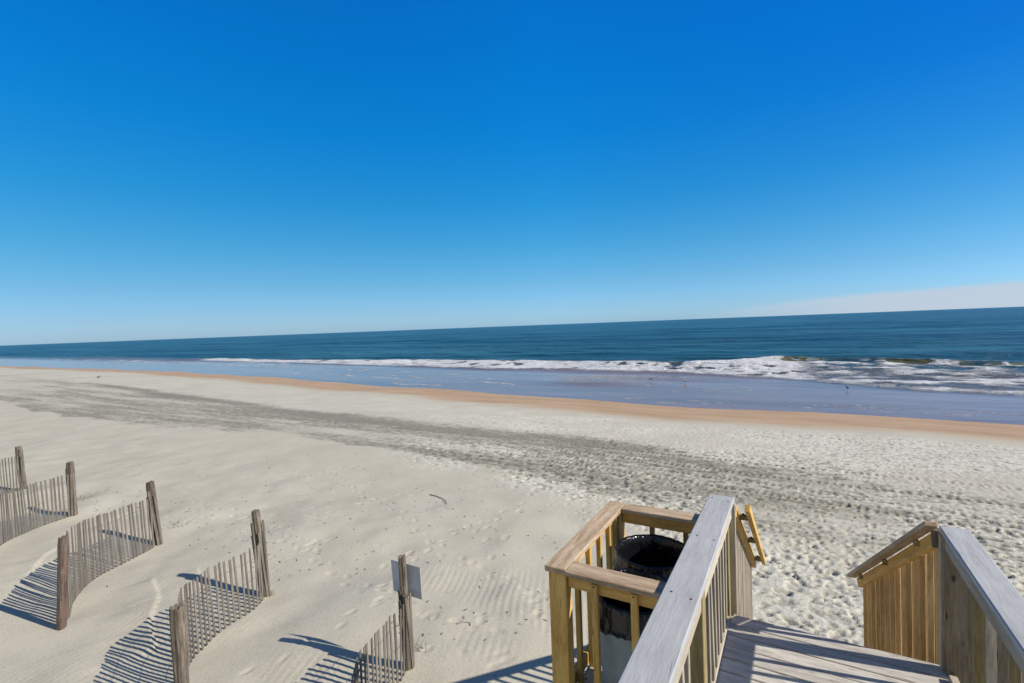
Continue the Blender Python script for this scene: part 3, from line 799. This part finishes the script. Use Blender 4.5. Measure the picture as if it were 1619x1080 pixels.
# ------------------------------------------------------------------ gulls
M_GULL = simple('gull_feathers', (.16, .155, .16), .8, 0, 14, .5)
M_LEG = simple('gull_leg', (.2, .12, .05), .6)
def gull(x, y, z, ang, label, sc=1.0, floating=False):
    r = thing('seabird', (x, y, z), label, 'bird')
    M = Matrix.Translation((x, y, z)) @ Matrix.Rotation(ang, 4, 'Z') @ Matrix.Scale(sc, 4)
    spine = [(-.27, .18, .006), (-.20, .19, .022), (-.12, .20, .05), (-.02, .205, .072), (.07, .215, .07), (.13, .245, .045), (.155, .285, .032), (.175, .325, .034), (.205, .332, .026), (.235, .325, .010), (.275, .318, .003)]
    if floating: spine = [(a, b - .14, c_) for a, b, c_ in spine]
    bm = bmesh.new(); prev = None
    for i, (px, pz, rr) in enumerate(spine):
        a = spine[max(i - 1, 0)]; b = spine[min(i + 1, len(spine) - 1)]
        dx, dz = b[0] - a[0], b[1] - a[1]; l = math.hypot(dx, dz); nx_, nz_ = -dz / l, dx / l
        ring = [bm.verts.new((px + nx_ * rr * 1.05 * math.sin(t_), rr * math.cos(t_) * .85, pz + nz_ * rr * 1.05 * math.sin(t_))) for t_ in [k / 10 * math.tau for k in range(10)]]
        if prev:
            for k in range(10): bm.faces.new((prev[k], prev[(k + 1) % 10], ring[(k + 1) % 10], ring[k]))
        else: bm.faces.new(ring[::-1])
        prev = ring
    bm.faces.new(prev); bmesh.ops.recalc_face_normals(bm, faces=bm.faces)
    mesh_from_bm('body', bm, M_GULL, r, M, True)
    if not floating:
        for sy in (-.028, .028):
            bm = bmesh.new()
            bmesh.ops.create_cone(bm, cap_ends=True, segments=6, radius1=.006, radius2=.009, depth=.16, matrix=Matrix.Translation((.0, sy, .08)))
            bmesh.ops.create_cone(bm, cap_ends=True, segments=6, radius1=.02, radius2=.008, depth=.01, matrix=Matrix.Translation((.015, sy, .006)))
            mesh_from_bm('leg', bm, M_LEG, r, M)
gull(-7.6, 39.3, SEA_Z, 1.0, 'dark bird standing upright in the swash, right of the foam patch', 1.05)
gull(-10.6, 40.6, SEA_Z, .2, 'dark bird crouched in the swash, left of the upright bird', .8)
gull(2.75, 38.1, SEA_Z, 2.0, 'dark bird standing in the swash below the breaking wave at right', .85)
gull(-13.8, 116, SEA_Z, .1, 'dark bird floating alone far out beyond the surf', 2.2, True)
gull(-68.5, 23.6, ground_z(-68.5, 23.6), .3, 'dark bird resting on the dry beach at far left', 1.1)

# ------------------------------------------------------------------ stick, sprigs, litter
M_STICK = simple('bleached_stick', (.07, .055, .04), .9, 0, 20, .4)
t = thing('driftwood_stick', (-7.5, 9.15, ground_z(-7.5, 9.15)), 'thin dark bent stick lying alone on the smooth sand mid-beach', 'stick')
bm = bmesh.new(); prev = None
pts = [(-8.05, 9.32), (-7.8, 9.30), (-7.55, 9.22), (-7.38, 9.12), (-7.22, 8.95)]
for i, (a_, b_) in enumerate(pts):
    rr = .010 - .0012 * i; zc = ground_z(a_, b_) + .02
    ring = [bm.verts.new((a_ + rr * .5 * math.cos(q), b_ + rr * math.cos(q), zc + rr * math.sin(q))) for q in [k / 6 * math.tau for k in range(6)]]
    if prev:
        for k in range(6): bm.faces.new((prev[k], prev[(k + 1) % 6], ring[(k + 1) % 6], ring[k]))
    prev = ring
mesh_from_bm('stick', bm, M_STICK, t, None, True)

M_GRASS = simple('dry_beach_grass', (.20, .16, .09), .9, 0, 30, .4)
def sprig(x, y, h, n, label, rad=.12, green=False):
    bm = bmesh.new(); z0 = ground_z(x, y)
    for i in range(n):
        a = random.uniform(0, 6.28); bx_ = x + random.gauss(0, rad * .35); by_ = y + random.gauss(0, rad * .35)
        hh = h * random.uniform(.5, 1); ln = random.uniform(.3, 1.1) * rad; w = .004
        d = Vector((math.cos(a), math.sin(a), 0)); sd = Vector((-d.y, d.x, 0)) * w
        p0 = Vector((bx_, by_, z0 - .02)); p1 = p0 + d * ln * .4 + Vector((0, 0, hh * .7)); p2 = p0 + d * ln + Vector((0, 0, hh))
        v_ = [bm.verts.new(p0 - sd), bm.verts.new(p0 + sd), bm.verts.new(p1 + sd * .7), bm.verts.new(p1 - sd * .7), bm.verts.new(p2)]
        bm.faces.new((v_[0], v_[1], v_[2], v_[3])); bm.faces.new((v_[3], v_[2], v_[4]))
    o = mesh_from_bm('beach_grass', bm, M_GRASS)
    tag(o, label, 'grass sprig', 'dry sprigs at the fence posts')
sprig(-4.28, 4.62, .17, 16, 'small dry grass sprig growing right of the sign post foot', .14)
sprig(-7.50, 4.70, .14, 10, 'tiny dry sprig at the foot of the tall split fence post', .10)
sprig(-12.1, 5.35, .09, 22, 'low dark tuft on the sand right of the second fence end post', .22)
sprig(-16.6, 5.3, .16, 34, 'thin dry tuft between the two farthest fence end posts', .40)

M_BITS = simple('dry_plant_litter', (.15, .12, .09), .9, 0, 30, .5)
bm = bmesh.new()
def bit(x, y):
    z0 = ground_z(x, y) + .010; a = random.uniform(0, 3.14); L = random.uniform(.006, .026) * random.choice((1, 1, 1.6)); w = random.uniform(.004, .012)
    M, _ = frame((x - math.cos(a) * L, y - math.sin(a) * L, z0), (x + math.cos(a) * L, y + math.sin(a) * L, z0 + random.uniform(-.004, .012)))
    board_bm(bm, 2 * L, w, w * .7, M, 0)
for cx, cy, sx, sy, nn in ((-12.2, 5.6, .5, .3, 30), (-9.7, 5.9, .7, .4, 45), (-15.2, 5.4, .9, .35, 30), (-8.4, 5.2, .5, .3, 16), (-6.6, 6.8, 1.2, .7, 30), (-6.5, 8.6, 1.5, .7, 40),
                           (-9, 8.5, 3, 1.0, 60), (-4.2, 5.2, .5, .5, 24), (-3.2, 6.4, .8, .8, 24), (-14, 7.5, 4, 1.5, 60), (-20, 9, 6, 1.5, 50), (0, 12, 5, 4, 60)):
    for _ in range(nn): bit(random.gauss(cx, sx), random.gauss(cy, sy))
tag(mesh_from_bm('beach_litter', bm, M_BITS), 'dark flecks of dry plant litter scattered over the sand', 'plant litter', kind='stuff')

# ------------------------------------------------------------------ sky, cloud, sun, camera
w = bpy.data.worlds.new('World'); S.world = w; w.use_nodes = True
nt = w.node_tree; nt.nodes.clear()
def N(k): return nt.nodes.new(k)
out = N('ShaderNodeOutputWorld'); bg = N('ShaderNodeBackground'); sky = N('ShaderNodeTexSky')
sky.sky_type = 'NISHITA'; sky.sun_disc = False
sky.sun_elevation = math.radians(SUN_EL); sky.sun_rotation = math.radians(SUN_AZ)
sky.altitude = 0; sky.air_density = 1.0; sky.dust_density = .3; sky.ozone_density = 2.0
tc = N('ShaderNodeTexCoord'); sep = N('ShaderNodeSeparateXYZ'); nt.links.new(tc.outputs['Generated'], sep.inputs[0])
def wm(op, a, b=0.0, clamp=False):
    n = N('ShaderNodeMath'); n.operation = op; n.use_clamp = clamp
    for i, v_ in enumerate((a, b)):
        if hasattr(v_, 'is_output'): nt.links.new(v_, n.inputs[i])
        else: n.inputs[i].default_value = v_
    return n.outputs[0]
tint = N('ShaderNodeValToRGB'); nt.links.new(sep.outputs['Z'], tint.inputs[0])
TINT = [(0, (.58, 1.0, 1.84)), (.034, (.53, .92, 1.58)), (.085, (.43, .90, 1.34)), (.148, (.28, .94, 1.32)), (.245, (.11, .98, 1.50)), (.355, (.035, 1.03, 1.80)), (.452, (.02, 1.06, 1.97)), (.56, (.02, 1.04, 2.10)), (.72, (.35, .72, 1.1)), (1, (.55, .70, .85))]  # last stops lie above the view, dulled to weaken the blue fill
e = tint.color_ramp.elements
while len(e) < len(TINT): e.new(.5)
for i, (p_, c_) in enumerate(TINT): e[i].position = p_; e[i].color = (*[q / 2.2 for q in c_], 1)
mul = N('ShaderNodeMix'); mul.data_type = 'RGBA'; mul.blend_type = 'MULTIPLY'; mul.inputs[0].default_value = 1
nt.links.new(sky.outputs[0], mul.inputs[6]); nt.links.new(tint.outputs[0], mul.inputs[7])
gain = N('ShaderNodeVectorMath'); gain.operation = 'SCALE'; gain.inputs[3].default_value = 2.2
hyp = wm('SQRT', wm('ADD', wm('MULTIPLY', sep.outputs['X'], sep.outputs['X']), wm('MULTIPLY', sep.outputs['Y'], sep.outputs['Y'])))
sa = wm('DIVIDE', sep.outputs['X'], hyp)
lf = wm('MULTIPLY', wm('MULTIPLY', wm('SUBTRACT', -.42, sa), 1.9, True), wm('SUBTRACT', 1.0, wm('MULTIPLY', sep.outputs['Z'], 1.1), True))
lmx = N('ShaderNodeMix'); lmx.data_type = 'RGBA'; lmx.blend_type = 'MULTIPLY'; nt.links.new(lf, lmx.inputs[0])
nt.links.new(mul.outputs[2], lmx.inputs[6]); lmx.inputs[7].default_value = (.74, .68, .66, 1)
rf = wm('MULTIPLY', wm('MULTIPLY', wm('ADD', sa, .45), 1.3, True), wm('MULTIPLY', wm('SUBTRACT', sep.outputs['Z'], .04), 3.0, True))
rmx = N('ShaderNodeMix'); rmx.data_type = 'RGBA'; rmx.blend_type = 'MULTIPLY'; nt.links.new(rf, rmx.inputs[0])
nt.links.new(lmx.outputs[2], rmx.inputs[6]); rmx.inputs[7].default_value = (.95, .60, .76, 1)
# unseen landward half of the sky, made paler to weaken the blue fill
bk = wm('MULTIPLY', wm('SUBTRACT', -.05, sep.outputs['Y']), 2.5, True)
bmx = N('ShaderNodeMix'); bmx.data_type = 'RGBA'; nt.links.new(bk, bmx.inputs[0]); nt.links.new(rmx.outputs[2], bmx.inputs[6])
bsc = N('ShaderNodeMix'); bsc.data_type = 'RGBA'; bsc.blend_type = 'MULTIPLY'; bsc.inputs[0].default_value = 1
nt.links.new(sky.outputs[0], bsc.inputs[6]); bsc.inputs[7].default_value = (.46, .43, .40, 1)
nt.links.new(bsc.outputs[2], bmx.inputs[7])
nt.links.new(bmx.outputs[2], gain.inputs[0])
# low thin cloud bank over the horizon to the right
cmap = N('ShaderNodeMapping'); nt.links.new(tc.outputs['Generated'], cmap.inputs[0]); cmap.inputs['Scale'].default_value = (5, 5, 60)
cn = N('ShaderNodeTexNoise'); nt.links.new(cmap.outputs[0], cn.inputs['Vector']); cn.inputs['Scale'].default_value = 1; cn.inputs['Detail'].default_value = 5
cr = N('ShaderNodeValToRGB'); nt.links.new(wm('ADD', sa, .3), cr.inputs[0]); ce = cr.color_ramp.elements
CS = [(0, 0), (.09, .0073), (.2, .019), (.28, .0283), (.383, .0337), (.486, .0369), (.577, .0388), (1, .036)]
while len(ce) < len(CS): ce.new(.5)
for i, (p_, v_) in enumerate(CS): ce[i].position = p_; ce[i].color = (v_ * 20, v_ * 20, v_ * 20, 1)
top = wm('ADD', wm('MULTIPLY', cr.outputs[0], .05), wm('MULTIPLY', wm('SUBTRACT', cn.outputs['Fac'], .5), .007))
cl = wm('MULTIPLY', wm('SUBTRACT', top, sep.outputs['Z']), 120.0, True)
cl = wm('MULTIPLY', cl, wm('MULTIPLY', wm('ADD', sa, .20), 3.2, True))
cl = wm('MULTIPLY', cl, wm('GREATER_THAN', sep.outputs['Y'], 0))
cl = wm('MULTIPLY', cl, .85)
cmx = N('ShaderNodeMix'); cmx.data_type = 'RGBA'; nt.links.new(cl, cmx.inputs[0]); nt.links.new(gain.outputs[0], cmx.inputs[6]); cmx.inputs[7].default_value = (5.2, 6.0, 7.0, 1)
nt.links.new(cmx.outputs[2], bg.inputs[0]); bg.inputs[1].default_value = .092
nt.links.new(bg.outputs[0], out.inputs[0])

sd_ = bpy.data.lights.new('sun', 'SUN'); sd_.energy = 5.0; sd_.angle = math.radians(.5); sd_.color = (1, .92, .78)
so = bpy.data.objects.new('sun', sd_); COL.objects.link(so)
az, el = math.radians(SUN_AZ), math.radians(SUN_EL)
D = Vector((math.sin(az) * math.cos(el), math.cos(az) * math.cos(el), math.sin(el)))
so.rotation_euler = D.to_track_quat('Z', 'Y').to_euler(); so.location = D * 30

cd = bpy.data.cameras.new('camera'); cam = bpy.data.objects.new('camera', cd); COL.objects.link(cam)
cd.sensor_width = 36; cd.lens = 36 * 768 / 1619; cd.clip_end = 100000; cd.clip_start = .05
pitch = math.atan(24.5 / 768); roll = math.radians(2.19); yaw = math.radians(30.452)
f = Vector((0, math.cos(pitch), -math.sin(pitch))); r = Vector((1, 0, 0)); u = r.cross(f)
r2 = r * math.cos(roll) - u * math.sin(roll); u2 = u * math.cos(roll) + r * math.sin(roll)
Rz = Matrix.Rotation(yaw, 3, 'Z')
m3 = Matrix((Rz @ r2, Rz @ u2, Rz @ -f)).transposed()
cam.matrix_world = Matrix.Translation((0, 0, CAM_Z)) @ m3.to_4x4()
S.camera = cam
S.view_settings.view_transform = 'Standard'; S.view_settings.look = 'None'; S.view_settings.gamma = 1; S.view_settings.exposure = .16
S.view_settings.use_curve_mapping = False
